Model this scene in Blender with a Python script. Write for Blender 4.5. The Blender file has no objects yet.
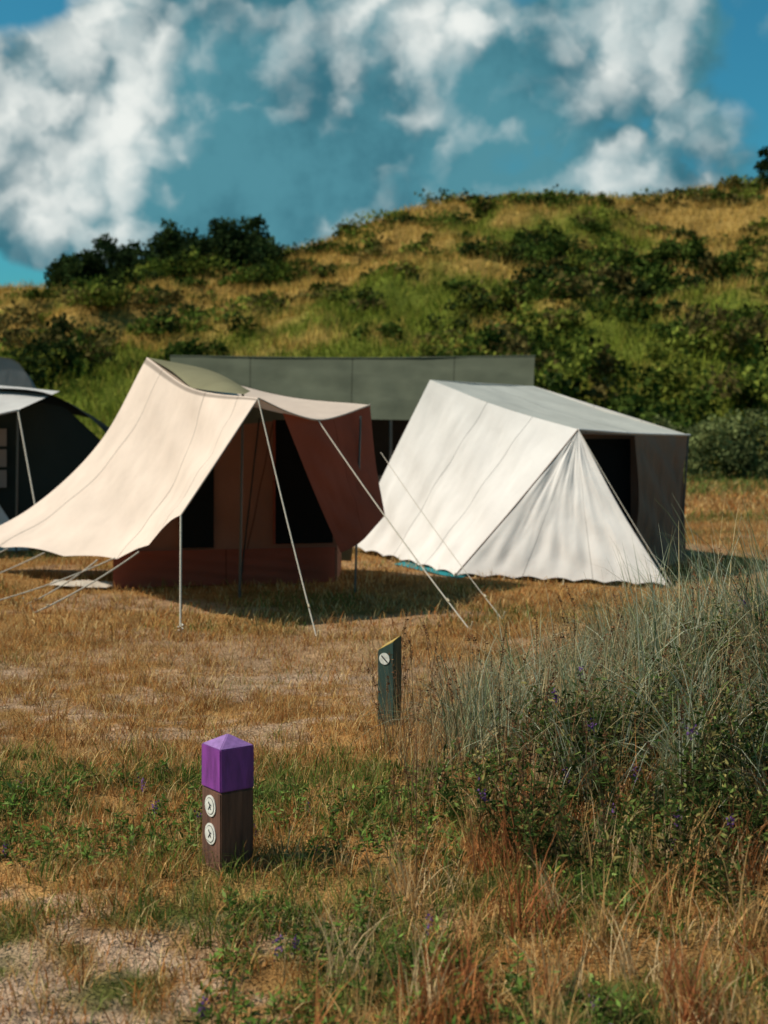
import bpy, math, numpy as np
from mathutils import Vector
rng=np.random.default_rng(7)
scene=bpy.context.scene
# ------------------------------------------------------------ noise
_T=[np.random.default_rng(s).random((256,256)) for s in range(8)]
def vn(x,y,s=0):
    x=np.asarray(x,float);y=np.asarray(y,float)
    xi=np.floor(x).astype(int);yi=np.floor(y).astype(int)
    fx=x-xi;fy=y-yi;fx=fx*fx*(3-2*fx);fy=fy*fy*(3-2*fy)
    T=_T[s%8];a=T[xi%256,yi%256];b=T[(xi+1)%256,yi%256];c=T[xi%256,(yi+1)%256];d=T[(xi+1)%256,(yi+1)%256]
    return (a*(1-fx)+b*fx)*(1-fy)+(c*(1-fx)+d*fx)*fy
def fbm(x,y,s=0,o=4):
    t=0;a=.5;n=0
    for i in range(o):
        t=t+a*vn(np.asarray(x)*2**i+17.3*i,np.asarray(y)*2**i+9.1*i,s+i);n+=a;a*=.5
    return t/n
def sst(a,b,x):
    t=np.clip((x-a)/(b-a),0,1);return t*t*(3-2*t)
# ------------------------------------------------------------ terrain
CX=[-260,-90,-60,-26,-18,-7.7,-2.3,3.1,7.9,13.3,21.4,26,60,110,260]
CZ=[6,8,9.5,10.4,10.5,12.2,14.6,16.4,17.1,17.2,16.9,17.6,16,13,9]
def height(x,y):
    x=np.asarray(x,float);y=np.asarray(y,float)
    z=0.06*(fbm(x*.45,y*.45,1)-.5)+0.045*(fbm(x*2.2,y*2.2,2)-.5)
    z=z+0.62*np.exp(-((x-2.30)/1.15)**2-((y-6.3)/1.5)**2)*(0.75+.5*fbm(x*1.5,y*1.5,3))
    H=(np.interp(x-1.5,CX,CZ)+np.interp(x+1.5,CX,CZ)+np.interp(x,CX,CZ))/3
    s=(y-42+5*(fbm(x*.05,3.3+0*y,4)-.5))/53
    up=np.clip(s,0,1)
    prof=np.where(s<1,up**.95,1-.25*np.clip(s-1,0,2)**1.2)
    und=(fbm(x*.07+3,y*.07,5)-.5)*4.6+(fbm(x*.25,y*.25,6)-.5)*2.8
    return z+H*prof+und*sst(.03,.35,s)*(1-.6*sst(.75,1.,s))
def zones(x,y):
    x=np.asarray(x,float);y=np.asarray(y,float)
    n=fbm(x*1.3,y*1.3,1);n2=fbm(x*4,y*4,2);n3=fbm(x*.35+4,y*.35,3);n4=fbm(x*11,y*11,4)
    sand=sst(6.6,7.2,y+.8*(n-.5))*(1-sst(8.4,9.6,y+.8*(n-.5)))*sst(1.2,-.2,x)*sst(.42,.60,n*.3+n2*.35+n4*.35)*.8
    sand=sand+sst(1.1,.4,np.hypot((x+1.15)/.75,(y-3.7)/.85)+.9*(n-.5)+1.3*(n2-.5)+1.2*(n4-.5))
    sand=sand+.5*sst(.60,.70,fbm(x*.6,y*.9,4))*(y<20)
    green=.95*sst(6.9,6.0,y+1.2*(n-.5))*sst(.49,.62,.6*n2+.4*n)
    green=green+.5*sst(.60,.72,n3)*sst(9,12,y)*(y<45)+.35*sst(.58,.72,n)*(y<20)
    green=green+.7*sst(27,34,y)*(y<45)
    return np.clip(sand,0,1),np.clip(green,0,1)
def glade(x,y): return np.exp(-((x+2)/9.)**2-((y-63)/7.)**2)+.8*np.exp(-((x-16)/4.)**2-((y-62)/4.)**2)
def hillt(x,y):
    a=fbm(x*.09,y*.16,2);b=fbm(x*.5,y*.7,6)
    return .65*a+.35*b+.14*sst(62,80,y)-.05-.07*glade(x,y)
def gcol(x,y):
    sand,green=zones(x,y)
    sa=np.array([.48,.32,.21]);st=np.array([.35,.185,.065]);gr=np.array([.10,.105,.028])
    c=st*(0.5+1.0*fbm(x*2.5,y*2.5,5))[...,None]
    c=c*(1-green[...,None])+gr*green[...,None]
    sa=sa*(.55+.9*fbm(x*9,y*9,6))[...,None]
    c=c*(1-sand[...,None])+sa*sand[...,None]
    h=sst(42,48,np.asarray(y))[...,None]
    t=sst(.42,.58,hillt(x,y))[...,None]
    hc=np.array([.13,.15,.024])*(1-t)+np.array([.38,.24,.07])*t
    hc=hc*(0.4+1.2*fbm(x*.8,y*.8,1))[...,None]
    return c*(1-h)+hc*h
def mk(name,V,F,col=None,mat=None,smooth=False,uv=None,parent=None):
    me=bpy.data.meshes.new(name)
    V=np.asarray(V,np.float32);F=np.asarray(F,np.int32)
    me.vertices.add(len(V));me.vertices.foreach_set('co',V.ravel())
    k=F.shape[1]
    me.loops.add(F.size);me.loops.foreach_set('vertex_index',F.ravel())
    me.polygons.add(len(F));me.polygons.foreach_set('loop_start',np.arange(0,F.size,k,dtype=np.int32))
    me.update(calc_edges=True)
    if smooth: me.polygons.foreach_set('use_smooth',np.ones(len(F),bool))
    if col is not None:
        a=me.color_attributes.new('Col','FLOAT_COLOR','POINT')
        c=np.ones((len(V),4),np.float32);c[:,:3]=col;a.data.foreach_set('color',c.ravel())
    if uv is not None:
        l=me.uv_layers.new(name='UVMap');l.data.foreach_set('uv',np.asarray(uv,np.float32)[F.ravel()].ravel())
    me.validate()
    ob=bpy.data.objects.new(name,me);scene.collection.objects.link(ob)
    if mat: me.materials.append(mat)
    if parent: ob.parent=parent
    return ob
# ------------------------------------------------------------ materials
def nm(name):
    m=bpy.data.materials.new(name);m.use_nodes=True;n=m.node_tree;n.nodes.clear()
    return m,n.nodes,n.links
def leafmat(name,trans=.3):
    m,N,L=nm(name)
    at=N.new('ShaderNodeAttribute');at.attribute_name='Col'
    d=N.new('ShaderNodeBsdfDiffuse')
    t=N.new('ShaderNodeBsdfTranslucent');mx=N.new('ShaderNodeMixShader');mx.inputs[0].default_value=trans
    o=N.new('ShaderNodeOutputMaterial')
    L.new(at.outputs['Color'],d.inputs[0]);L.new(at.outputs['Color'],t.inputs[0])
    L.new(d.outputs[0],mx.inputs[1]);L.new(t.outputs[0],mx.inputs[2]);L.new(mx.outputs[0],o.inputs[0])
    return m
def groundmat():
    m,N,L=nm('ground_mat')
    at=N.new('ShaderNodeAttribute');at.attribute_name='Col'
    g=N.new('ShaderNodeNewGeometry')
    n1=N.new('ShaderNodeTexNoise');n1.inputs['Scale'].default_value=9;n1.inputs['Detail'].default_value=5;n1.inputs['Roughness'].default_value=.7
    n2=N.new('ShaderNodeTexNoise');n2.inputs['Scale'].default_value=70;n2.inputs['Detail'].default_value=3
    L.new(g.outputs['Position'],n1.inputs['Vector']);L.new(g.outputs['Position'],n2.inputs['Vector'])
    ad=N.new('ShaderNodeMath');ad.operation='ADD';L.new(n1.outputs[0],ad.inputs[0]);L.new(n2.outputs[0],ad.inputs[1])
    mr=N.new('ShaderNodeMapRange');mr.inputs[1].default_value=.65;mr.inputs[2].default_value=1.35;mr.inputs[3].default_value=.35;mr.inputs[4].default_value=1.4
    L.new(ad.outputs[0],mr.inputs[0])
    mu=N.new('ShaderNodeVectorMath');mu.operation='SCALE';L.new(at.outputs['Color'],mu.inputs[0]);L.new(mr.outputs[0],mu.inputs['Scale'])
    d=N.new('ShaderNodeBsdfDiffuse')
    L.new(mu.outputs[0],d.inputs[0])
    b=N.new('ShaderNodeBump');b.inputs['Strength'].default_value=.9;b.inputs['Distance'].default_value=.03
    L.new(ad.outputs[0],b.inputs['Height']);L.new(b.outputs[0],d.inputs['Normal'])
    o=N.new('ShaderNodeOutputMaterial');L.new(d.outputs[0],o.inputs[0]);return m
def fabric(name,col,trans=.15,seams=(),stain=.15,rough=.85,bumpd=.006):
    m,N,L=nm(name)
    g=N.new('ShaderNodeNewGeometry')
    n1=N.new('ShaderNodeTexNoise');n1.inputs['Scale'].default_value=1.6;n1.inputs['Detail'].default_value=7;n1.inputs['Roughness'].default_value=.6
    L.new(g.outputs['Position'],n1.inputs['Vector'])
    mr=N.new('ShaderNodeMapRange');mr.inputs[1].default_value=.3;mr.inputs[2].default_value=.7;mr.inputs[3].default_value=1-stain;mr.inputs[4].default_value=1+stain*.4
    L.new(n1.outputs[0],mr.inputs[0])
    fac=mr.outputs[0]
    uvn=N.new('ShaderNodeUVMap');sp=N.new('ShaderNodeSeparateXYZ');L.new(uvn.outputs[0],sp.inputs[0])
    for (ax,val,w) in seams:
        s=N.new('ShaderNodeMath');s.operation='SUBTRACT';L.new(sp.outputs[ax],s.inputs[0]);s.inputs[1].default_value=val
        a=N.new('ShaderNodeMath');a.operation='ABSOLUTE';L.new(s.outputs[0],a.inputs[0])
        r=N.new('ShaderNodeMapRange');L.new(a.outputs[0],r.inputs[0]);r.inputs[1].default_value=w*.5;r.inputs[2].default_value=w;r.inputs[3].default_value=.5;r.inputs[4].default_value=1
        k=N.new('ShaderNodeMath');k.operation='MULTIPLY';L.new(fac,k.inputs[0]);L.new(r.outputs[0],k.inputs[1]);fac=k.outputs[0]
    mu=N.new('ShaderNodeVectorMath');mu.operation='SCALE';mu.inputs[0].default_value=col;L.new(fac,mu.inputs['Scale'])
    d=N.new('ShaderNodeBsdfDiffuse')
    L.new(mu.outputs[0],d.inputs[0])
    n2=N.new('ShaderNodeTexNoise');n2.inputs['Scale'].default_value=3.0;n2.inputs['Detail'].default_value=3;n2.inputs['Distortion'].default_value=.2
    L.new(g.outputs['Position'],n2.inputs['Vector'])
    b=N.new('ShaderNodeBump');b.inputs['Strength'].default_value=.3;b.inputs['Distance'].default_value=bumpd*6
    L.new(n2.outputs[0],b.inputs['Height']);L.new(b.outputs[0],d.inputs['Normal'])
    o=N.new('ShaderNodeOutputMaterial')
    if trans>0:
        t=N.new('ShaderNodeBsdfTranslucent');L.new(mu.outputs[0],t.inputs[0])
        mx=N.new('ShaderNodeMixShader');mx.inputs[0].default_value=trans
        L.new(d.outputs[0],mx.inputs[1]);L.new(t.outputs[0],mx.inputs[2]);L.new(mx.outputs[0],o.inputs[0])
    else: L.new(d.outputs[0],o.inputs[0])
    return m
def plain(name,col,rough=.7,noise=.25,scale=(20,20,20),bump=.3,metal=0,col2=None):
    m,N,L=nm(name)
    tc=N.new('ShaderNodeTexCoord');mp=N.new('ShaderNodeMapping');mp.inputs['Scale'].default_value=scale
    L.new(tc.outputs['Object'],mp.inputs[0])
    n1=N.new('ShaderNodeTexNoise');n1.inputs['Scale'].default_value=1;n1.inputs['Detail'].default_value=7;n1.inputs['Roughness'].default_value=.65
    L.new(mp.outputs[0],n1.inputs['Vector'])
    mr=N.new('ShaderNodeMapRange');mr.inputs[1].default_value=.3;mr.inputs[2].default_value=.7;mr.inputs[3].default_value=1-noise;mr.inputs[4].default_value=1+noise
    L.new(n1.outputs[0],mr.inputs[0])
    mu=N.new('ShaderNodeVectorMath');mu.operation='SCALE';mu.inputs[0].default_value=col;L.new(mr.outputs[0],mu.inputs['Scale'])
    d=N.new('ShaderNodeBsdfPrincipled');d.inputs['Roughness'].default_value=rough;d.inputs['Metallic'].default_value=metal
    L.new(mu.outputs[0],d.inputs['Base Color'])
    b=N.new('ShaderNodeBump');b.inputs['Strength'].default_value=bump;b.inputs['Distance'].default_value=.004
    L.new(n1.outputs[0],b.inputs['Height']);L.new(b.outputs[0],d.inputs['Normal'])
    o=N.new('ShaderNodeOutputMaterial');L.new(d.outputs[0],o.inputs[0]);return m
# ------------------------------------------------------------ ground
k=6.
tx=np.linspace(-1,1,460);ty=np.linspace(-.62,1,560)
gx=280*np.sinh(k*tx)/np.sinh(k);gy=6+420*np.sinh(k*ty)/np.sinh(k)
X,Y=np.meshgrid(gx,gy);Z=height(X,Y)
nx,ny=len(gx),len(gy)
idx=np.arange(nx*ny).reshape(ny,nx)
F=np.stack([idx[:-1,:-1],idx[:-1,1:],idx[1:,1:],idx[1:,:-1]],-1).reshape(-1,4)
mk('ground',np.stack([X,Y,Z],-1).reshape(-1,3),F,gcol(X,Y).reshape(-1,3),groundmat(),True)
# ------------------------------------------------------------ blades
def blades(name,x,y,ln,wd,lean,col,seg=3,mat=None,z0=None,az=None,droop=0.35,vary=.35):
    n=len(x);z=height(x,y)-.005 if z0 is None else z0
    if az is None: az=rng.random(n)*2*np.pi
    dx,dy=np.cos(az),np.sin(az)
    fa=rng.random(n)*np.pi;px,py=np.cos(fa),np.sin(fa)
    V=np.zeros((n,seg+1,2,3),np.float32)
    for i in range(seg+1):
        t=i/seg
        r=lean*t*(.35+.65*t)*ln;h=ln*t*np.sqrt(np.clip(1-(lean*(.35+.65*t))**2*.75,0.05,1))-droop*lean*ln*t**3*.5
        w=wd*.5*(1-.88*t**1.5)
        cx=x+dx*r;cy=y+dy*r;cz=z+h
        V[:,i,0]=np.stack([cx-px*w,cy-py*w,cz],-1);V[:,i,1]=np.stack([cx+px*w,cy+py*w,cz],-1)
    base=(np.arange(n)*(seg+1)*2)[:,None]
    F=np.concatenate([np.stack([base[:,0]+2*i,base[:,0]+2*i+1,base[:,0]+2*i+3,base[:,0]+2*i+2],-1)[:,None] for i in range(seg)],1).reshape(-1,4)
    c=col*(1-vary+2*vary*rng.random(n))[:,None]
    C=np.repeat(c,(seg+1)*2,0)
    return mk(name,V.reshape(-1,3),F,C,mat)
gm=leafmat('grass_mat',.28);lm=leafmat('leaf_mat',.2)
def grasscol(x,y):
    n=len(x);sand,green=zones(x,y)
    r=rng.random(n)
    st=np.array([[.54,.33,.11],[.47,.24,.075],[.42,.16,.045],[.62,.44,.20],[.26,.115,.04]])[rng.integers(0,5,n)]
    gr=np.array([[.12,.16,.035],[.09,.13,.03],[.18,.20,.05]])[rng.integers(0,3,n)]
    isg=r<green*.85
    return np.where(isg[:,None],gr,st),isg,sand
def lawn(name,n,xr,yr,l0,l1,w,seg=2,yp=1.):
    x=rng.uniform(*xr,n);y=yr[0]+(yr[1]-yr[0])*rng.random(n)**yp
    kk=np.abs(x)<y*.275+2.0;x,y=x[kk],y[kk]
    c,g,s=grasscol(x,y);keep=(rng.random(len(x))>s*.85)
    clump=fbm(x*6,y*6,3)
    keep&=rng.random(len(x))<sst(.3,.6,clump)*.9+.15
    x,y,c,g,clump=x[keep],y[keep],c[keep],g[keep],clump[keep];m=len(x)
    ln=(l0+(l1-l0)*rng.random(m)**1.6)*(.3+1.6*clump)*np.where(g,1.15,1)
    return blades(name,x,y,ln,w*(.6+.8*rng.random(m)),rng.uniform(.2,.95,m),c,seg,gm)
lawn('dry_grass',330000,(-4.5,4.2),(2.7,10.5),.02,.095,.0036,2,1.1)
lawn('meadow_grass',190000,(-9,9),(10.2,24),.03,.10,.008,2,1.2)
lawn('far_meadow_grass',70000,(-16,16),(23,46),.06,.17,.026,2)
n=170000
x=rng.uniform(-45,45,n);y=rng.uniform(43,100,n)
keep=np.abs(x)<y*.3+6;x,y=x[keep],y[keep];n=len(x)
t=np.clip(sst(.42,.58,hillt(x,y))+rng.normal(0,.18,n),0,1)[:,None]
hc=np.array([.17,.20,.026])*(1-t)+np.array([.52,.33,.09])*t
blades('hill_grass',x,y,rng.uniform(.25,.8,n),rng.uniform(.03,.075,n),rng.uniform(.2,.8,n),hc,2,gm,vary=.5)
# ------------------------------------------------------------ shrubs
def leaves(P,D,Nn,l,w,C):
    n=len(P);D=D/np.linalg.norm(D,axis=1)[:,None]
    S=np.cross(D,Nn);S/=np.linalg.norm(S,axis=1)[:,None]+1e-9
    l=np.asarray(l)[:,None];w=np.asarray(w)[:,None]
    V=np.stack([P,P+D*l*.45+S*w*.5,P+D*l,P+D*l*.45-S*w*.5],1)
    F=np.arange(n*4).reshape(n,4)
    return V.reshape(-1,3),F,np.repeat(C,4,0)
def shrubmass(name,items,cols,seed=1,gl=True):
    r=np.random.default_rng(seed);Ps=[];Cs=[];Ls=[]
    for (x,y,R,Hh,nl,ls) in items:
        if gl and y>54 and r.random()<1.1*float(glade(x,y)): continue
        z=float(height(x,y));kk=int(r.integers(9,16))
        ci=r.integers(0,len(cols))
        for j in range(kk):
            a=r.random()*6.283;rr=R*np.sqrt(r.random())*1.05
            lr=R*r.uniform(.22,.45);lh=Hh*r.uniform(.3,1)*(1-.45*(rr/R)**2)
            c=np.array([x+rr*np.cos(a),y+rr*np.sin(a),z+max(lh-lr*.7,.1)])
            m=nl//kk
            d=r.normal(size=(m,3));d/=np.linalg.norm(d,axis=1)[:,None]
            p=c+d*lr*(r.uniform(.4,1.2,m)[:,None])*np.array([1,1,.85])
            p[:,2]=np.maximum(p[:,2],z-.1)
            Ps.append(p);cc=cols[(ci+(r.random()<.3))%len(cols)]*r.uniform(.6,1.4)
            Cs.append(cc*r.uniform(.6,1.4,m)[:,None]);Ls.append(np.full(m,ls)*r.uniform(.6,1.3,m))
    P=np.concatenate(Ps);C=np.concatenate(Cs);l=np.concatenate(Ls);n=len(P)
    V,F,CC=leaves(P,r.normal(size=(n,3)),r.normal(size=(n,3)),l,l*.75,C)
    mk(name,V,F,CC,lm)
G=[np.array([.05,.075,.014]),np.array([.08,.11,.018]),np.array([.028,.042,.012]),np.array([.15,.17,.028]),np.array([.12,.095,.03]),np.array([.06,.085,.016])]
r2=np.random.default_rng(11)
it=[]
for i in range(72):
    it.append((r2.uniform(5,30),r2.uniform(52,80),r2.uniform(1.0,2.6),r2.uniform(.9,2.2),900,.26))
for i in range(40):
    it.append((r2.uniform(-18,22),r2.uniform(43,53),r2.uniform(1.2,2.6),r2.uniform(1.3,2.6),1100,.25))
for i in range(55):
    it.append((r2.uniform(-28,-6),r2.uniform(52,86),r2.uniform(1.2,2.6),r2.uniform(.8,2.0),900,.26))
for i in range(230):
    it.append((r2.uniform(-20,30),r2.uniform(54,93),r2.uniform(.4,1.5),r2.uniform(.3,1.0),330,.24))
for i in range(34):
    it.append((r2.uniform(-6,32),r2.uniform(91,96),r2.uniform(.6,1.9),r2.uniform(.3,.9),500,.24))
shrubmass('hill_shrubs',it,G,3)
it=[]
for i in range(38):
    xx=r2.uniform(-19.5,-7.0);it.append((xx,r2.uniform(86,94),r2.uniform(1.2,2.2),r2.uniform(1.4,4.2),1200,.28))
it.append((26.3,94,1.4,3.4,1500,.25));it.append((27.8,94,1.6,4.4,1500,.25))
shrubmass('tree_line',it,[np.array([.022,.036,.013]),np.array([.032,.05,.015])],5,False)
it=[(9.3,38,1.3,2.0,4000,.12),(11,38.6,1.5,2.2,4000,.12),(12.9,38.2,1.4,2.1,3500,.12),(7.9,41,1.2,1.8,2500,.14),(15,40,1.6,2.3,3500,.13),(5.4,42,1.3,1.6,2000,.14)]
shrubmass('willow_shrubs',it,[np.array([.16,.18,.065]),np.array([.10,.12,.045])],8,False)
# ------------------------------------------------------------ foreground plants
def clumped(nc,per,xr,yr,sp,mask=None):
    cx=rng.uniform(*xr,nc);cy=rng.uniform(*yr,nc)
    if mask is not None:
        kx=mask(cx,cy);cx,cy=cx[kx],cy[kx]
    m=len(cx)
    x=np.repeat(cx,per)+rng.normal(0,sp,m*per);y=np.repeat(cy,per)+rng.normal(0,sp,m*per)
    return x,y,np.repeat(np.arange(m),per)
def pal(n,cols): return np.array(cols)[rng.integers(0,len(cols),n)]
MAR=np.array([[.24,.265,.15],[.17,.20,.095],[.34,.35,.23],[.46,.35,.18],[.10,.135,.06],[.42,.42,.30]])
x,y,ci=clumped(430,46,(.35,4.0),(4.6,8.6),.035,lambda a,b:((a-2.25)/1.75)**2+((b-6.7)/1.85)**2<.65+.9*fbm(a*2,b*2,4))
n=len(x);R3=np.random.default_rng(21)
hf=R3.uniform(.5,1.3,500)[ci%500];az=R3.uniform(0,6.28,500)[ci%500]+rng.normal(0,1.1,n)
tb=R3.uniform(.65,1.3,500)[ci%500]
blades('marram_grass',x,y,rng.uniform(.40,.92,n)*hf*(.60+.40*sst(.7,1.9,x)),rng.uniform(.003,.008,n),rng.uniform(.1,1.15,n),pal(n,MAR)*tb[:,None],7,gm,az=az,droop=.75)
def mk_dry(a,b): return (a>(.05+.3*(b-4.5)+.45*(fbm(a*3,b*3,1)-.5)*2))
x,y,ci=clumped(470,34,(-.6,2.6),(3.3,6.8),.035,mk_dry)
n=len(x)
tone=np.array([[.50,.20,.07],[.56,.33,.13],[.36,.13,.05],[.60,.42,.22]])[np.random.default_rng(2).integers(0,4,500)][ci%500]
hf=np.random.default_rng(3).uniform(.4,1.5,500)[ci%500]
blades('russet_grass',x,y,rng.uniform(.08,.27,n)*hf,rng.uniform(.003,.0065,n),rng.uniform(.1,.75,n),tone,4,gm)
x,y,ci=clumped(130,12,(.0,1.9),(5.6,8.0),.05)
n=len(x)
blades('dry_stalks',x,y,rng.uniform(.2,.66,n),rng.uniform(.002,.0042,n),rng.uniform(.1,.6,n),pal(n,[[.42,.25,.12],[.26,.15,.08],[.5,.38,.2]]),4,gm)
x,y,ci=clumped(1500,20,(-3.4,2.8),(3.6,12.5),.03,lambda a,b:(fbm(a*1.5,b*1.5,6)>.46))
n=len(x)
blades('straw_tufts',x,y,rng.uniform(.04,.14,n),rng.uniform(.003,.006,n),rng.uniform(.3,1.,n),pal(n,[[.56,.34,.12],[.48,.22,.07],[.64,.46,.22],[.24,.10,.035]]),3,gm)
nb=lambda a,b:(fbm(a*2.2,b*2.2,2)>.50)&~((a<-.6)&(b<4.8)&(fbm(a*6,b*6,3)<.6))
x,y,ci=clumped(1700,18,(-2.6,1.4),(3.3,6.7),.03,nb)
n=len(x)
blades('green_tufts',x,y,rng.uniform(.04,.13,n),rng.uniform(.003,.006,n),rng.uniform(.2,.95,n),pal(n,[[.10,.16,.025],[.14,.20,.04],[.20,.24,.06],[.08,.12,.02],[.45,.32,.13],[.5,.3,.1]]),3,gm)
def herbs(name,sx,sy,sh,per,ll,lw,cols,lean=.35,flower=None,tmin=.12,stem=(.11,.07,.035)):
    n=len(sx);z=height(sx,sy)
    az=rng.random(n)*6.283;le=rng.random(n)*lean
    t=rng.uniform(tmin,1.0,(n,per))
    bx=sx[:,None]+np.cos(az)[:,None]*le[:,None]*sh[:,None]*t**1.5
    by=sy[:,None]+np.sin(az)[:,None]*le[:,None]*sh[:,None]*t**1.5
    bz=z[:,None]+sh[:,None]*t
    P=np.stack([bx,by,bz],-1).reshape(-1,3);m=len(P)
    D=rng.normal(size=(m,3));D[:,2]=np.abs(D[:,2])*.8-.1
    Nn=rng.normal(size=(m,3));Nn[:,2]+=1.2
    tone=rng.uniform(.6,1.35,n).repeat(per)
    C=pal(m,cols)*tone[:,None]*rng.uniform(.7,1.3,m)[:,None]
    l=ll*rng.uniform(.6,1.3,m)
    V,F,CC=leaves(P,D,Nn,l,l*lw,C)
    w=.0018;u=np.stack([np.cos(az+1.5),np.sin(az+1.5),0*az],-1)*w
    b0=np.stack([sx,sy,z],-1);tp=np.stack([sx+np.cos(az)*le*sh,sy+np.sin(az)*le*sh,z+sh],-1);md=(b0+tp)/2
    md[:,:2]=b0[:,:2]+(tp[:,:2]-b0[:,:2])*.35
    SV=np.stack([b0-u,b0+u,md-u,md+u,tp-u*.6,tp+u*.6],1).reshape(-1,3)
    q=(np.arange(n)*6)[:,None];SF=np.concatenate([q+np.array([0,1,3,2]),q+np.array([2,3,5,4])],0)+len(V)
    V=np.concatenate([V,SV]);F=np.concatenate([F,SF]);CC=np.concatenate([CC,np.tile(stem,(len(SV),1))])
    if flower is not None:
        sel=rng.random(n)<flower[0];fp=np.repeat(tp[sel],22,0);fp=fp+rng.normal(0,1,fp.shape)*np.array([.007,.007,.014])
        k2=len(fp);V2,F2,C2=leaves(fp,rng.normal(size=(k2,3)),rng.normal(size=(k2,3)),np.full(k2,.012),np.full(k2,.008),np.tile(flower[1],(k2,1))*rng.uniform(.6,1.5,k2)[:,None])
        F2=F2+len(V);V=np.concatenate([V,V2]);F=np.concatenate([F,F2]);CC=np.concatenate([CC,C2])
    return mk(name,V,F,CC,lm)
cx=rng.uniform(.2,3.0,10500);cy=rng.uniform(4.0,7.0,10500)
kk=(((cx-1.70)/1.40)**2+((cy-5.5)/1.25)**2<1.0+.8*(fbm(cx*2,cy*2,5)-.5))&(rng.random(10500)<.12+.6*sst(.44,.58,fbm(cx*2.6,cy*2.6,6)))
cx,cy=cx[kk],cy[kk];n=len(cx)
sh=(.06+.36*fbm(cx*2.6,cy*2.6,6))*rng.uniform(.5,1.4,n)
herbs('leafy_shrub',cx,cy,sh,22,.036,.28,[[.045,.075,.018],[.065,.10,.022],[.11,.14,.035],[.03,.05,.014],[.22,.18,.06]],.55,(.025,[.12,.055,.17]))
n=170;cx=rng.uniform(.0,2.4,n);cy=rng.uniform(4.6,7.4,n)
herbs('seed_stalks',cx,cy,rng.uniform(.25,.6,n),34,.014,.5,[[.16,.07,.035],[.26,.13,.06],[.10,.05,.03]],.4,None,.72,(.15,.08,.04))
cx=rng.uniform(-1.8,1.1,3200);cy=rng.uniform(3.4,6.2,3200)
kk=(fbm(cx*2.5,cy*2.5,4)>.52)&~((cx<-.5)&(cy<4.8));cx,cy=cx[kk],cy[kk];n=len(cx)
herbs('ground_weeds',cx,cy,rng.uniform(.02,.10,n),10,.032,.30,[[.09,.15,.025],[.13,.20,.04],[.17,.22,.06]],.9,(.02,[.14,.06,.19]))
n=9000;x=rng.uniform(-2.6,1.2,n);y=rng.uniform(3.3,9.5,n);s,_=zones(x,y);kk=s>.15;x,y=x[kk],y[kk];n=len(x)
P=np.stack([x,y,height(x,y)+.004],-1);D=rng.normal(size=(n,3));D[:,2]*=.25;Nn=np.tile([0,0,1.],(n,1))+rng.normal(0,.3,(n,3))
l=rng.uniform(.008,.05,n);V,F,C=leaves(P,D,Nn,l,np.minimum(l*.5,.008),pal(n,[[.35,.2,.09],[.16,.10,.05],[.55,.42,.26]]))
mk('leaf_litter',V,F,C,gm)
# ------------------------------------------------------------ tent helpers
def empty(name,loc=(0,0,0)):
    e=bpy.data.objects.new(name,None);e.location=loc;scene.collection.objects.link(e);e.empty_display_size=.3;return e
def crv(pts,n):
    P=np.array(pts,float)
    if len(P)==2: 
        t=np.linspace(0,1,n)[:,None];return P[0]*(1-t)+P[1]*t
    d=np.r_[0,np.cumsum(np.linalg.norm(np.diff(P,axis=0),axis=1))];d/=d[-1]
    Q=np.vstack([2*P[0]-P[1],P,2*P[-1]-P[-2]])
    out=[]
    for s in np.linspace(0,1,n):
        i=min(np.searchsorted(d,s,side='right')-1,len(P)-2);t=(s-d[i])/(d[i+1]-d[i]+1e-9)
        a,b,c,e=Q[i],Q[i+1],Q[i+2],Q[i+3]
        out.append(.5*(2*b+(c-a)*t+(2*a-5*b+4*c-e)*t*t+(3*b-3*c+e-a)*t**3))
    return np.array(out)
def sag(a,b,d,n,dirv=(0,0,-1)):
    t=np.linspace(0,1,n)[:,None];return np.array(a)*(1-t)+np.array(b)*t+np.array(dirv)*d*4*t*(1-t)
def patch(name,bot,top,left,right,mat,parent,nu=60,nv=44,wr=.012,bulge=0,seed=0,scal=0,nsc=6,wf=(9,2),pull=0):
    B=crv(bot,nu);T=crv(top,nu);Lc=crv(left,nv);R=crv(right,nv)
    if scal: 
        u=np.linspace(0,1,nu);B=B.copy();B[:,2]+=scal*np.abs(np.sin(np.pi*u*nsc))
    u=np.linspace(0,1,nu)[None,:,None];v=np.linspace(0,1,nv)[:,None,None]
    S=(1-v)*B[None]+v*T[None]+(1-u)*Lc[:,None]+u*R[:,None]-((1-u)*(1-v)*B[0]+u*(1-v)*B[-1]+(1-u)*v*T[0]+u*v*T[-1])
    gu=np.gradient(S,axis=1);gv=np.gradient(S,axis=0);Nn=np.cross(gu,gv);Nn/=np.linalg.norm(Nn,axis=2)[...,None]+1e-9
    U=u[...,0];W=v[...,0]
    env=np.clip(8*U*(1-U),0,1)*np.clip(8*W*(1-W),.15,1)
    d=wr*2*(fbm(U*wf[0]+seed*3.1+W*1.5,W*wf[1]+seed+0*U,seed)-.5)+wr*.6*np.sin((U*3+W*4+seed)*5)*.6
    if pull: # tension folds fanning up from each peg
        d=d+pull*np.cos(2*np.pi*U*nsc)*(1-W)**3
    S=S+Nn*(d*env+bulge*np.sin(np.pi*U)*np.sin(np.pi*W))[...,None]
    idx=np.arange(nu*nv).reshape(nv,nu)
    F=np.stack([idx[:-1,:-1],idx[:-1,1:],idx[1:,1:],idx[1:,:-1]],-1).reshape(-1,4)
    uv=np.stack([U+0*W,W+0*U],-1).reshape(-1,2)
    return mk(name,S.reshape(-1,3),F,None,mat,True,uv,parent)
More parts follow.
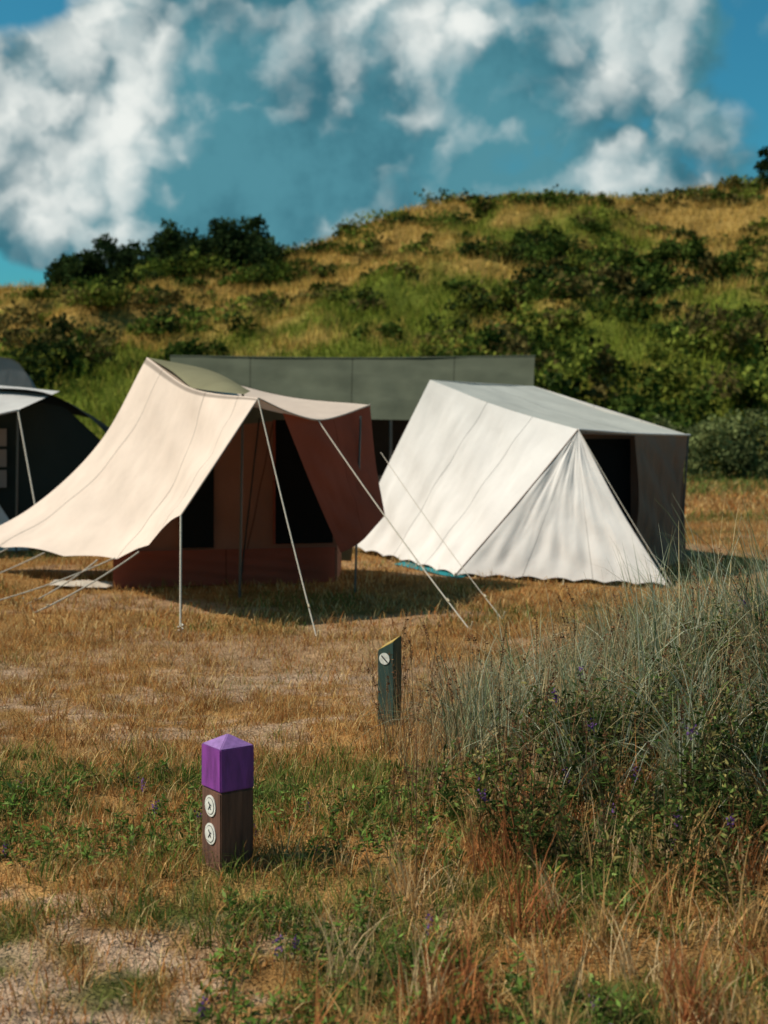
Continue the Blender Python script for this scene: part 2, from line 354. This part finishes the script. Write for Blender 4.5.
def tube(name,pts,r,mat,parent,n=8):
    cu=bpy.data.curves.new(name,'CURVE');cu.dimensions='3D';cu.bevel_depth=r;cu.bevel_resolution=2;cu.use_fill_caps=True
    sp=cu.splines.new('POLY');sp.points.add(len(pts)-1)
    for i,p in enumerate(pts): sp.points[i].co=(*p,1)
    cu.materials.append(mat);ob=bpy.data.objects.new(name,cu);scene.collection.objects.link(ob);ob.parent=parent;return ob
ropem=plain('rope_mat',(.50,.44,.35),.8,.2,(60,60,60));polem=plain('pole_mat',(.10,.09,.08),.35,.1,metal=.5)
pegm=plain('peg_mat',(.45,.36,.22),.5)
def rope(par,a,b,r=.0055,sg=.03,peg=True):
    tube('guy_rope',sag(a,b,sg,10),r,ropem,par)
    if peg:
        b=np.array(b);d=b-np.array(a);d[2]=0;d/=np.linalg.norm(d)+1e-9
        tube('peg',[b+np.array([0,0,.07])+d*.03,b+np.array([0,0,-.12])-d*.04],.007,pegm,par)
        a=np.array(a);t=.12;s=b+(a-b)*t
        tube('rope_slider',[s,s+(a-b)*.012],.009,pegm,par)
def A_(*p): return tuple(float(q) for q in p)
# ------------------------------------------------------------ left tent
T=empty('canvas_tent')
cream=fabric('cream_canvas',(.72,.575,.475),.08,[(0,.60,.004),(0,.18,.003),(0,.86,.003),(1,.985,.012)],.14)
creamR=fabric('cream_roof_canvas',(.68,.54,.44),.12)
olive=fabric('olive_canvas',(.22,.20,.12),.08)
brown=fabric('brown_inner',(.40,.19,.125),.3,[(1,.2,.006),(0,.56,.006)])
red=fabric('russet_canvas',(.38,.11,.07),.36,[(0,.5,.004)])
meshm=fabric('mosquito_mesh',(.014,.015,.015),.0,stain=.1)
darkm=fabric('ground_sheet',(.05,.05,.045),.0)
A=A_(-2.455,14.5,2.25);B=A_(-1.035,11.5,1.78);D=A_(-1.56,10.75,.87);Gp=A_(-4.55,15.0,.26)
M=A_(-.585,12.4,1.60);C=A_(-.135,13.5,1.745)
S=A_(-1.80,13.1,1.90)
bot=[Gp,(-3.75,14.1,.30),(-2.66,13.0,.30),(-2.1,12.0,.47),D]
patch('side_canopy',bot,[A,S,B],[Gp,(-3.75,14.95,.68),(-3.0,14.75,1.36),A],[D,(-1.33,11.05,1.26),B],cream,T,100,70,.026,0,1,.04,5,(10,2),.028)
patch('roof_panel',[B,(-.80,11.95,1.66),M,(-.40,12.9,1.64),C],[A,(-2.45,14.51,2.25)],[B,S,A],[C,(-1.1,13.95,1.86),A],creamR,T,50,40,.008,0,2)
patch('rear_roof',[(-2.8,15.9,.1),(-.35,14.9,.1)],[A,(-1.1,13.96,1.865),C],[(-2.8,15.9,.1),A],[(-.35,14.9,.1),C],olive,T,40,30,.02,0,3)
patch('ridge_strip',[S,(-1.5,12.5,1.855),(-1.2,12.0,1.82)],[A,(-1.75,14.0,2.10),(-1.2,12.6,1.86)],[S,(-2.1,13.75,2.09),A],[(-1.2,12.0,1.82),(-1.2,12.6,1.86)],olive,T,20,12,.0,.02,4)
Bw=A_(-.87,12.0,1.66);H=A_(.01,13.2,.70);I=A_(-.40,12.95,.37)
patch('porch_wing',[I,(-.22,13.05,.46),H],[Bw,M,(-.40,12.9,1.635),C],[I,(-.62,12.5,.95),Bw],[H,(-.08,13.35,1.2),C],red,T,44,40,.022,0,5)
def wallpatch(name,x0,y0,z0,x1,y1,z1,x2,y2,z2,x3,y3,z3,mat,par,**k):
    return patch(name,[(x0,y0,z0),(x1,y1,z1)],[(x3,y3,z3),(x2,y2,z2)],[(x0,y0,z0),(x3,y3,z3)],[(x1,y1,z1),(x2,y2,z2)],mat,par,**k)
wallpatch('inner_front_wall',-2.58,13.25,0,-.46,13.75,0,-.46,13.78,1.66,-1.86,13.42,1.5,brown,T,wr=.035,seed=2)
wallpatch('inner_side_wall',-.46,13.75,0,-.45,14.8,0,-.45,14.6,.4,-.46,13.78,1.6,brown,T,wr=.01)
wallpatch('inner_end_wall',-2.58,13.25,0,-2.8,15.6,0,-2.6,15.4,.5,-1.86,13.42,1.5,brown,T,wr=.01)
def wy(x): return 13.25+(x+2.58)/2.12*.5
def win(x0,x1,z0,z1,mat,par,name='mesh_window',off=.07,yf=wy,tp=0,**k):
    k.setdefault('wr',.004)
    wallpatch(name,x0,yf(x0)-off,z0,x1,yf(x1)-off,z0,x1-tp,yf(x1-tp)-off+.02,z1,x0+tp,yf(x0+tp)-off+.02,z1,mat,par,nu=24,nv=18,**k)
win(-1.95,-1.63,.38,1.2,meshm,T);win(-1.05,-.5,.40,1.60,meshm,T)
win(-2.55,-.48,.02,.36,red,T,'wall_base',.09,wr=.02)
tube('door_zip',sag((-1.38,wy(-1.38)-.10,.02),(-1.20,wy(-1.2)-.10,1.62),.0,8),.008,darkm,T)
tube('window_frame',[(-1.06,wy(-1.09)-.085,.4),(-1.06,wy(-1.09)-.075,1.6)],.012,red,T)
tube('porch_pole',[(-1.30,12.6,0),(-1.27,12.6,1.84)],.012,polem,T)
tube('porch_pole',[(-.27,13.0,0),(-.22,13.15,1.64)],.011,polem,T)
wallpatch('ground_sheet',-3.2,13.3,.03,-2.6,13.1,.03,-2.5,13.35,.05,-3.2,13.6,.05,fabric('pale_sheet',(.5,.42,.34),.0),T,wr=.05,nu=20,nv=12)
tube('canopy_hem',crv([B,(-1.33,11.05,1.26),D],14),.006,creamR,T)
tube('roof_hem',crv([B,(-.80,11.95,1.66),M,(-.40,12.9,1.64),C],24),.008,creamR,T)
rope(T,B,(-.487,10.2,.0));rope(T,D,(-1.515,10.42,0),.008,0)
rope(T,M,(.655,10.65,0));rope(T,(-.03,13.0,1.3),(.95,11.2,0),.003)
rope(T,(-2.66,13.0,.30),(-3.1,12.1,.0),.007);rope(T,(-3.3,13.6,.31),(-4.1,12.6,0),.007);rope(T,(-2.1,12.0,.47),(-2.9,11.6,0),.007);rope(T,(-3.8,14.15,.30),(-4.6,13.3,0),.007);rope(T,(-2.4,12.5,.37),(-3.5,12.0,0),.006)
tube('rope_coil',[(-1.515+.02*np.cos(a),10.42+.02*np.sin(a),.02+.002*i) for i,a in enumerate(np.linspace(0,14,30))],.005,ropem,T)
# ------------------------------------------------------------ right tent
U=empty('canvas_tent')
white=fabric('white_canvas',(.72,.665,.62),.06,[(0,.42,.003),(0,.72,.003)],.10)
whiteW=fabric('white_canvas_wing',(.80,.74,.69),.05,[(0,.33,.003),(0,.66,.003)],.10)
roofm=fabric('grey_roof_canvas',(.46,.45,.40),.05,[(0,.5,.004)])
taupe=fabric('taupe_canvas',(.25,.16,.12),.25)
T1=A_(.526,16.0,2.06);T2=A_(1.85,17.3,2.02);P=A_(1.95,14.05,1.505);T3=A_(3.32,15.2,1.435)
LB=A_(-.42,17.0,.05);FL=A_(.72,14.2,.02);FR=A_(2.70,13.3,.02)
patch('side_wall',[LB,(.20,15.6,.03),FL],[T1,(1.25,15.0,1.74),P],[LB,(-.01,16.65,.95),T1],[FL,(1.33,14.13,.74),P],white,U,100,60,.028,0,1,.035,6,(9,2),.03)
patch('porch_wing',[FL,(1.7,13.78,.02),FR],[P,(1.951,14.051,1.505)],[FL,(1.33,14.13,.74),P],[FR,(2.30,13.70,.74),P],whiteW,U,80,44,.02,0,4,.03,7,(12,2),.02)
patch('roof_panel',[P,(2.6,14.6,1.46),T3],[T1,(1.15,16.7,2.03),T2],[P,(1.25,15.0,1.74),T1],[T3,(2.6,16.3,1.70),T2],roofm,U,50,50,.018,0,6)
patch('rear_wall',[(1.2,18.6,.05),(3.45,17.0,.05)],[T2,T3],[(1.2,18.6,.05),T2],[(3.45,17.0,.05),T3],white,U,20,20)
patch('rear_end',[(-.3,17.0,.05),(1.2,18.6,.05)],[T1,T2],[(-.3,17,.05),T1],[(1.2,18.6,.05),T2],white,U,20,20)
def uy(x): return 14.5+(x-1.75)*.50
wallpatch('inner_wall',1.75,uy(1.75),0,3.3,uy(3.3),0,3.25,uy(3.25),1.42,1.85,uy(1.85),1.46,taupe,U,wr=.02)
win(2.1,2.62,.5,1.40,meshm,U,yf=uy)
patch('door_drape',[(2.55,14.62,.03),(3.0,14.85,.05),(3.22,15.1,.12)],[(2.62,14.62,1.44),T3],[(2.55,14.62,.03),(2.66,14.62,.7),(2.62,14.62,1.44)],[(3.22,15.1,.12),(3.20,15.1,.8),T3],fabric('drape',(.34,.23,.17),.3),U,60,30,.06,0,2,0,6,(12,1))
tube('roof_hem',crv([P,(2.6,14.6,1.46),T3],16),.012,white,U)
tube('wing_hem',crv([FL,(1.33,14.13,.74),P],16),.007,taupe,U);tube('wing_hem',crv([FR,(2.30,13.70,.74),P],16),.006,white,U)
tube('porch_pole',[(1.96,14.1,0),(1.96,14.07,1.50)],.013,polem,U);tube('porch_pole',[(3.20,15.15,0),(3.3,15.18,1.44)],.013,polem,U)
wallpatch('ground_sheet',.1,15.4,.015,.75,14.0,.015,.9,14.3,.03,.3,15.7,.03,fabric('teal_sheet',(.03,.22,.24),.0),U,wr=.02,nu=20,nv=10)
rope(U,P,(2.74,13.15,0),.004);rope(U,P,(2.62,14.0,0),.004)
for q in [LB,(.1,15.95,0),(.35,15.1,0),FL,(1.2,13.95,0),(1.75,13.65,0),(2.3,13.45,0),FR]:
    tube('peg',[(q[0],q[1]-.02,.05),(q[0]-.02,q[1]-.06,-.08)],.007,pegm,U)
# ------------------------------------------------------------ long green tent behind
Mq=empty('marquee_tent')
dg=fabric('green_tarpaulin',(.095,.10,.068),.03,[(0,.22,.002),(0,.5,.002),(0,.78,.002)],.2)
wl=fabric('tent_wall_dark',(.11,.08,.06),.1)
patch('roof_front',[(-3.1,20.3,1.63),(-.5,20.3,1.60),(2.15,20.3,1.63)],[(-3.36,22,2.60),(-.5,22,2.56),(2.37,22,2.60)],[(-3.1,20.3,1.63),(-3.36,22,2.6)],[(2.15,20.3,1.63),(2.37,22,2.6)],dg,Mq,90,24,.08)
patch('roof_back',[(2.15,23.7,1.63),(-3.1,23.7,1.63)],[(2.37,22,2.60),(-.5,22,2.56),(-3.36,22,2.60)],[(2.15,23.7,1.63),(2.37,22,2.6)],[(-3.1,23.7,1.63),(-3.36,22,2.6)],dg,Mq,40,20,.02)
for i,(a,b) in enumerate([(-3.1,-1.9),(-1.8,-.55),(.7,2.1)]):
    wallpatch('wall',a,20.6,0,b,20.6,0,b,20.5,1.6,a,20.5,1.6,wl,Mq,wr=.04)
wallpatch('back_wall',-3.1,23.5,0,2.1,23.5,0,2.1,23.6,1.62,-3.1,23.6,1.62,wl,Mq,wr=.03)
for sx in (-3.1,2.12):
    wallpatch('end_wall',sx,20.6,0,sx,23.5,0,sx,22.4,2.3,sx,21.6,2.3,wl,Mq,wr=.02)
for xx in (-.5,.1,.68,2.14,-3.14): tube('pole',[(xx,20.35,0),(xx,20.35,1.62)],.025,polem,Mq)
tube('ridge_pole',crv([(-3.36,22,2.6),(-.5,22,2.565),(2.38,22,2.6)],12),.02,dg,Mq)
wallpatch('camp_table_cover',-.3,21.4,.05,.5,21.4,.05,.5,21.4,.75,-.3,21.4,.75,fabric('box',(.3,.25,.2),0),Mq,wr=.01)
# ------------------------------------------------------------ left tunnel tent
Tn=empty('tunnel_tent')
dk=fabric('dark_green_nylon',(.03,.038,.034),.03)
wc=fabric('grey_white_canvas',(.60,.56,.52),.1)
arc=lambda y,x0,x1,h:[(x0,y,0),(x0+.12*(x1-x0),y,h*.72),(x0+.32*(x1-x0),y,h*.97),(x0+.5*(x1-x0),y,h),(x0+.72*(x1-x0),y,h*.93),(x0+.92*(x1-x0),y,h*.6),(x1,y,0)]
patch('shell',arc(17.6,-6.6,-3.05,2.0),arc(20,-6.5,-3.15,1.7),[(-6.6,17.6,0),(-6.5,20,0)],[(-3.05,17.6,0),(-3.15,20,0)],dk,Tn,60,24,.02)
def fz(x):
    u=(x+6.6)/3.55;return np.interp(u,[0,.12,.32,.5,.72,.92,1],[.02,1.42,1.92,1.98,1.84,1.18,.02])
xs=np.linspace(-6.58,-3.07,40)
patch('front_wall',[(x,17.75,0) for x in xs],[(x,17.75,fz(x)) for x in xs],[(-6.58,17.75,0),(-6.58,17.75,.02)],[(-3.07,17.75,0),(-3.07,17.75,.02)],dk,Tn,60,20,.0)
patch('porch_fly',[(-6.6,16.2,1.35),(-5.2,16.3,1.52),(-4.42,16.9,1.72)],[(-6.4,18,2.03),(-5.2,18,2.06),(-4.17,18,1.97)],[(-6.6,16.2,1.35),(-6.4,18,2.03)],[(-4.42,16.9,1.72),(-4.17,18,1.97)],wc,Tn,30,20,.02)
wallpatch('side_panel',-5.6,16.9,.0,-4.35,17.2,.0,-4.8,17.3,.62,-5.6,17.2,1.1,wc,Tn,wr=.03)
pane=fabric('pane',(.28,.24,.22),.1)
for j in range(3):
    for i in range(2):
        wallpatch('window_pane',-5.25+.27*i,17.62,.75+.26*j,-5.02+.27*i,17.62,.75+.26*j,-5.02+.27*i,17.62,.97+.26*j,-5.25+.27*i,17.62,.97+.26*j,pane,Tn,nu=6,nv=6,wr=0)
tube('fly_hem',crv([(-6.6,16.2,1.35),(-5.2,16.3,1.52),(-4.42,16.9,1.72)],12),.012,wc,Tn)
rope(Tn,(-4.42,16.9,1.72),(-4.0,16.1,.55),.009,0,False)
tube('pole',[(-4.44,16.9,0),(-4.42,16.9,1.72)],.014,polem,Tn)
Dm=empty('dome_tent')
gt=fabric('grey_nylon',(.28,.29,.29),.05)
patch('shell',arc(30,-9.2,-7.2,2.95),arc(32,-9.1,-7.3,2.2),[(-9.2,30,0),(-9.1,32,0)],[(-7.2,30,0),(-7.3,32,0)],gt,Dm,40,20,.03)
patch('front',[(-9.2,30.02,0),(-7.2,30.02,0)],arc(30.02,-9.2,-7.2,2.93),[(-9.2,30.02,0),(-9.2,30.02,.01)],[(-7.2,30.02,0),(-7.2,30.02,.01)],gt,Dm,40,20,0)
# ------------------------------------------------------------ posts
import bmesh
def prism(name,w,zs,mat,par,bev=.004,tops=None):
    bm=bmesh.new();h=w/2
    lo=[bm.verts.new((sx*h,sy*h,zs[0])) for sx,sy in((-1,-1),(1,-1),(1,1),(-1,1))]
    tz=tops or [zs[1]]*4
    hi=[bm.verts.new((sx*h,sy*h,tz[i])) for i,(sx,sy) in enumerate(((-1,-1),(1,-1),(1,1),(-1,1)))]
    bm.faces.new(lo[::-1]);bm.faces.new(hi)
    for i in range(4): bm.faces.new((lo[i],lo[(i+1)%4],hi[(i+1)%4],hi[i]))
    bmesh.ops.bevel(bm,geom=bm.edges[:],offset=bev,segments=2,affect='EDGES')
    me=bpy.data.meshes.new(name);bm.to_mesh(me);bm.free();me.materials.append(mat)
    ob=bpy.data.objects.new(name,me);scene.collection.objects.link(ob);ob.parent=par;return ob
def pyramid(name,w,z1,zt,mat,par,bev=.003):
    bm=bmesh.new();h=w/2
    hi=[bm.verts.new((sx*h,sy*h,z1)) for sx,sy in((-1,-1),(1,-1),(1,1),(-1,1))]
    t=bm.verts.new((0,0,zt));bm.faces.new(hi[::-1])
    for i in range(4): bm.faces.new((hi[i],hi[(i+1)%4],t))
    bmesh.ops.bevel(bm,geom=bm.edges[:],offset=bev,segments=2,affect='EDGES')
    me=bpy.data.meshes.new(name);bm.to_mesh(me);bm.free();me.materials.append(mat)
    ob=bpy.data.objects.new(name,me);scene.collection.objects.link(ob);ob.parent=par;return ob
def disc(name,r,loc,nrm,mat,par,th=.002):
    bpy.ops.mesh.primitive_cylinder_add(radius=r,depth=th,vertices=40);ob=bpy.context.object;ob.name=name
    ob.parent=par;ob.location=loc;ob.rotation_euler=Vector(nrm).to_track_quat('Z','Y').to_euler();ob.data.materials.append(mat);return ob
def bar(name,a,b,r,mat,par): return tube(name,[a,b],r,mat,par)
wood=plain('post_wood',(.125,.052,.03),.8,.7,(34,34,3),1.)
purp=plain('purple_paint',(.20,.04,.235),.5,.4,(26,26,6),.8)
pur2=plain('purple_paint_top',(.27,.13,.34),.5,.3,(30,30,30),.6)
stick=plain('sticker_white',(.72,.68,.60),.4,.25,(40,40,40),.1);ink=plain('ink',(.03,.03,.03),.5,.1)
px_=-.565;py_=5.06
zg=float(height(px_,py_))
W=empty('trail_post',(px_,py_,zg));W.rotation_euler=(0,0,math.radians(-54))
w=.137
zt=.464-zg
prism('shaft',w,(-.2,zt-.19),wood,W)
prism('painted_cap',w+.003,(zt-.188,zt-.034),purp,W)
pyramid('cap_top',w+.003,zt-.036,zt+.004,pur2,W)
for zz in (zt-.247,zt-.347):
    disc('route_badge',.038,(.0,-w/2-.0025,zz),(0,-1,0),stick,W,.003)
    disc('badge_ring',.030,(.0,-w/2-.0045,zz),(0,-1,0),ink,W,.001)
    disc('badge_inner',.0278,(.0,-w/2-.0055,zz),(0,-1,0),stick,W,.001)
    for (a,b) in [((-.006,.014),(.004,.002)),((.004,.002),(-.008,-.014)),((.004,.002),(.010,-.012)),((-.006,.010),(.012,.004))]:
        bar('badge_mark',(a[0],-w/2-.0065,zz+a[1]),(b[0],-w/2-.0065,zz+b[1]),.002,ink,W)
gpaint=plain('dark_green_paint',(.028,.055,.043),.5,.4,(30,30,6),.6)
yel=plain('yellow_top',(.42,.27,.06),.6,.3,(40,40,40),.4)
W2=empty('marker_post',(.03,7.25,float(height(.03,7.25))));W2.rotation_euler=(0,0,math.radians(-28))
w2=.092
prism('shaft',w2,(-.2,.44),gpaint,W2,.003,[.385,.435,.455,.405])
prism('painted_top',w2-.006,(.36,.45),yel,W2,.002,[.389,.438,.459,.409])
disc('route_badge',.030,(-.006,-w2/2-.0022,.345),(0,-1,0),stick,W2,.003)
bar('badge_mark',(-.022,-w2/2-.005,.36),(.010,-w2/2-.005,.33),.0035,ink,W2)
# ------------------------------------------------------------ world
w_=bpy.data.worlds.new('World');scene.world=w_;w_.use_nodes=True;N=w_.node_tree.nodes;L=w_.node_tree.links;N.clear()
try:
    w_.cycles.sampling_method='MANUAL';w_.cycles.sample_map_resolution=256
except Exception: pass
SE=math.radians(48);sv=Vector((-.99,-.08,0)).normalized()
rot=math.atan2(sv.x,sv.y)
sky=N.new('ShaderNodeTexSky');sky.sky_type='NISHITA';sky.sun_disc=False;sky.sun_elevation=SE;sky.sun_rotation=rot%(2*math.pi)
tc=N.new('ShaderNodeTexCoord');sp=N.new('ShaderNodeSeparateXYZ');L.new(tc.outputs['Generated'],sp.inputs[0])
def M_(op,a,b=None,c=None):
    n=N.new('ShaderNodeMath');n.operation=op
    for i,q in enumerate((a,b,c)):
        if q is None: continue
        if isinstance(q,(int,float)): n.inputs[i].default_value=q
        else: L.new(q,n.inputs[i])
    return n.outputs[0]
az=M_('ARCTAN2',sp.outputs[0],sp.outputs[1]);el=M_('ARCSINE',sp.outputs[2])
def gauss(px,py,rx,ry,amp):
    a=M_('DIVIDE',M_('SUBTRACT',az,(px-384)/1400),rx/1400);b=M_('DIVIDE',M_('SUBTRACT',el,(420-py)/1400),ry/1400)
    q=M_('ADD',M_('MULTIPLY',a,a),M_('MULTIPLY',b,b))
    return M_('MULTIPLY',M_('EXPONENT',M_('MULTIPLY',q,-1.)),amp)
def gsum(l):
    g=gauss(*l[0])
    for q in l[1:]: g=M_('ADD',g,gauss(*q))
    return g
wn=N.new('ShaderNodeTexNoise');wn.inputs['Scale'].default_value=9;wn.inputs['Detail'].default_value=5;wn.inputs['Roughness'].default_value=.62
L.new(tc.outputs['Generated'],wn.inputs['Vector'])
wv=N.new('ShaderNodeVectorMath');wv.operation='MULTIPLY_ADD';L.new(wn.outputs['Color'],wv.inputs[0]);wv.inputs[1].default_value=(.08,.08,.08);L.new(tc.outputs['Generated'],wv.inputs[2])
def dens(off):
    mp=N.new('ShaderNodeMapping');mp.inputs['Scale'].default_value=(1,1,1.1);mp.inputs['Location'].default_value=(.37+off[0],.1+off[1],.2+off[2]);L.new(wv.outputs[0],mp.inputs[0])
    a=N.new('ShaderNodeTexNoise');a.inputs['Scale'].default_value=7;a.inputs['Detail'].default_value=4;a.inputs['Roughness'].default_value=.5
    L.new(mp.outputs[0],a.inputs['Vector'])
    h=a.outputs[0]
    for sc,am in ((15,.26),(36,.12)):
        v=N.new('ShaderNodeTexVoronoi');v.feature='F1';v.inputs['Scale'].default_value=sc;L.new(mp.outputs[0],v.inputs['Vector'])
        h=M_('SUBTRACT',h,M_('MULTIPLY',M_('MULTIPLY',v.outputs['Distance'],v.outputs['Distance']),am))
    return h
d0=dens((0,0,0));d1=dens((-.012,-.003,.014))
g=gsum([(120,130,200,140,.32),(430,70,200,90,.26),(620,60,110,100,.26),(320,200,280,90,.26),(600,180,200,70,.18),(15,10,75,38,-.42),(505,160,50,35,-.26),(50,290,150,20,-.34),(730,170,70,40,-.14),(520,12,25,25,-.20)])
cov=M_('ADD',d0,g)
def smooth(v,a,b):
    r=N.new('ShaderNodeMapRange');r.interpolation_type='SMOOTHSTEP';L.new(v,r.inputs[0]);r.inputs[1].default_value=a;r.inputs[2].default_value=b;return r.outputs[0]
mask=M_('MULTIPLY',smooth(cov,.34,.54),smooth(el,.75,.4))
lit=gsum([(40,125,100,80,.60),(130,50,50,120,.72),(60,200,110,45,.42),(600,50,65,90,.74),(440,18,85,45,.72),(440,128,50,26,.45),(290,60,60,50,.30),(690,90,60,50,.25),(235,165,85,100,-.25)])
sh=M_('ADD',M_('MULTIPLY',M_('SUBTRACT',d0,d1),3.0),M_('ADD',lit,M_('MULTIPLY',M_('SUBTRACT',d0,.45),.7)))
sh=smooth(sh,-.12,1.12)
def mixc(f,a,b):
    n=N.new('ShaderNodeMix');n.data_type='RGBA'
    L.new(f,n.inputs[0])
    for i,q in ((6,a),(7,b)):
        if isinstance(q,tuple): n.inputs[i].default_value=(*q,1)
        else: L.new(q,n.inputs[i])
    return n.outputs[2]
ST=.1
lo=mixc(smooth(wn.outputs[0],.35,.65),(.040/ST,.155/ST,.205/ST),(.085/ST,.27/ST,.33/ST))
cl=mixc(sh,lo,(.86/ST,.89/ST,.85/ST))
tint=N.new('ShaderNodeVectorMath');tint.operation='MULTIPLY';L.new(sky.outputs[0],tint.inputs[0]);tint.inputs[1].default_value=(.20,.78,.84)
col=mixc(mask,tint.outputs[0],cl)
bg=N.new('ShaderNodeBackground');bg.inputs['Strength'].default_value=ST;L.new(col,bg.inputs[0])
wo=N.new('ShaderNodeOutputWorld');L.new(bg.outputs[0],wo.inputs[0])
sd=bpy.data.lights.new('sun','SUN');sd.energy=5.0;sd.angle=math.radians(.5);sd.color=(1,.92,.80)
so=bpy.data.objects.new('sun',sd);scene.collection.objects.link(so)
dirv=Vector((sv.x*math.cos(SE),sv.y*math.cos(SE),math.sin(SE)));so.rotation_euler=dirv.to_track_quat('Z','Y').to_euler()
# ------------------------------------------------------------ camera
cd=bpy.data.cameras.new('camera');cam=bpy.data.objects.new('camera',cd);scene.collection.objects.link(cam);scene.camera=cam
cam.location=(0,0,1.6);cam.rotation_euler=(math.radians(90),0,0)
cd.sensor_fit='VERTICAL';cd.sensor_height=36;cd.sensor_width=27;cd.lens=1400/1024*36;cd.shift_y=-92/1024
cd.clip_start=.1;cd.clip_end=2000
cd.dof.use_dof=True;cd.dof.focus_distance=6.2;cd.dof.aperture_fstop=2.9
scene.view_settings.view_transform='Standard';scene.view_settings.look='None';scene.view_settings.exposure=0
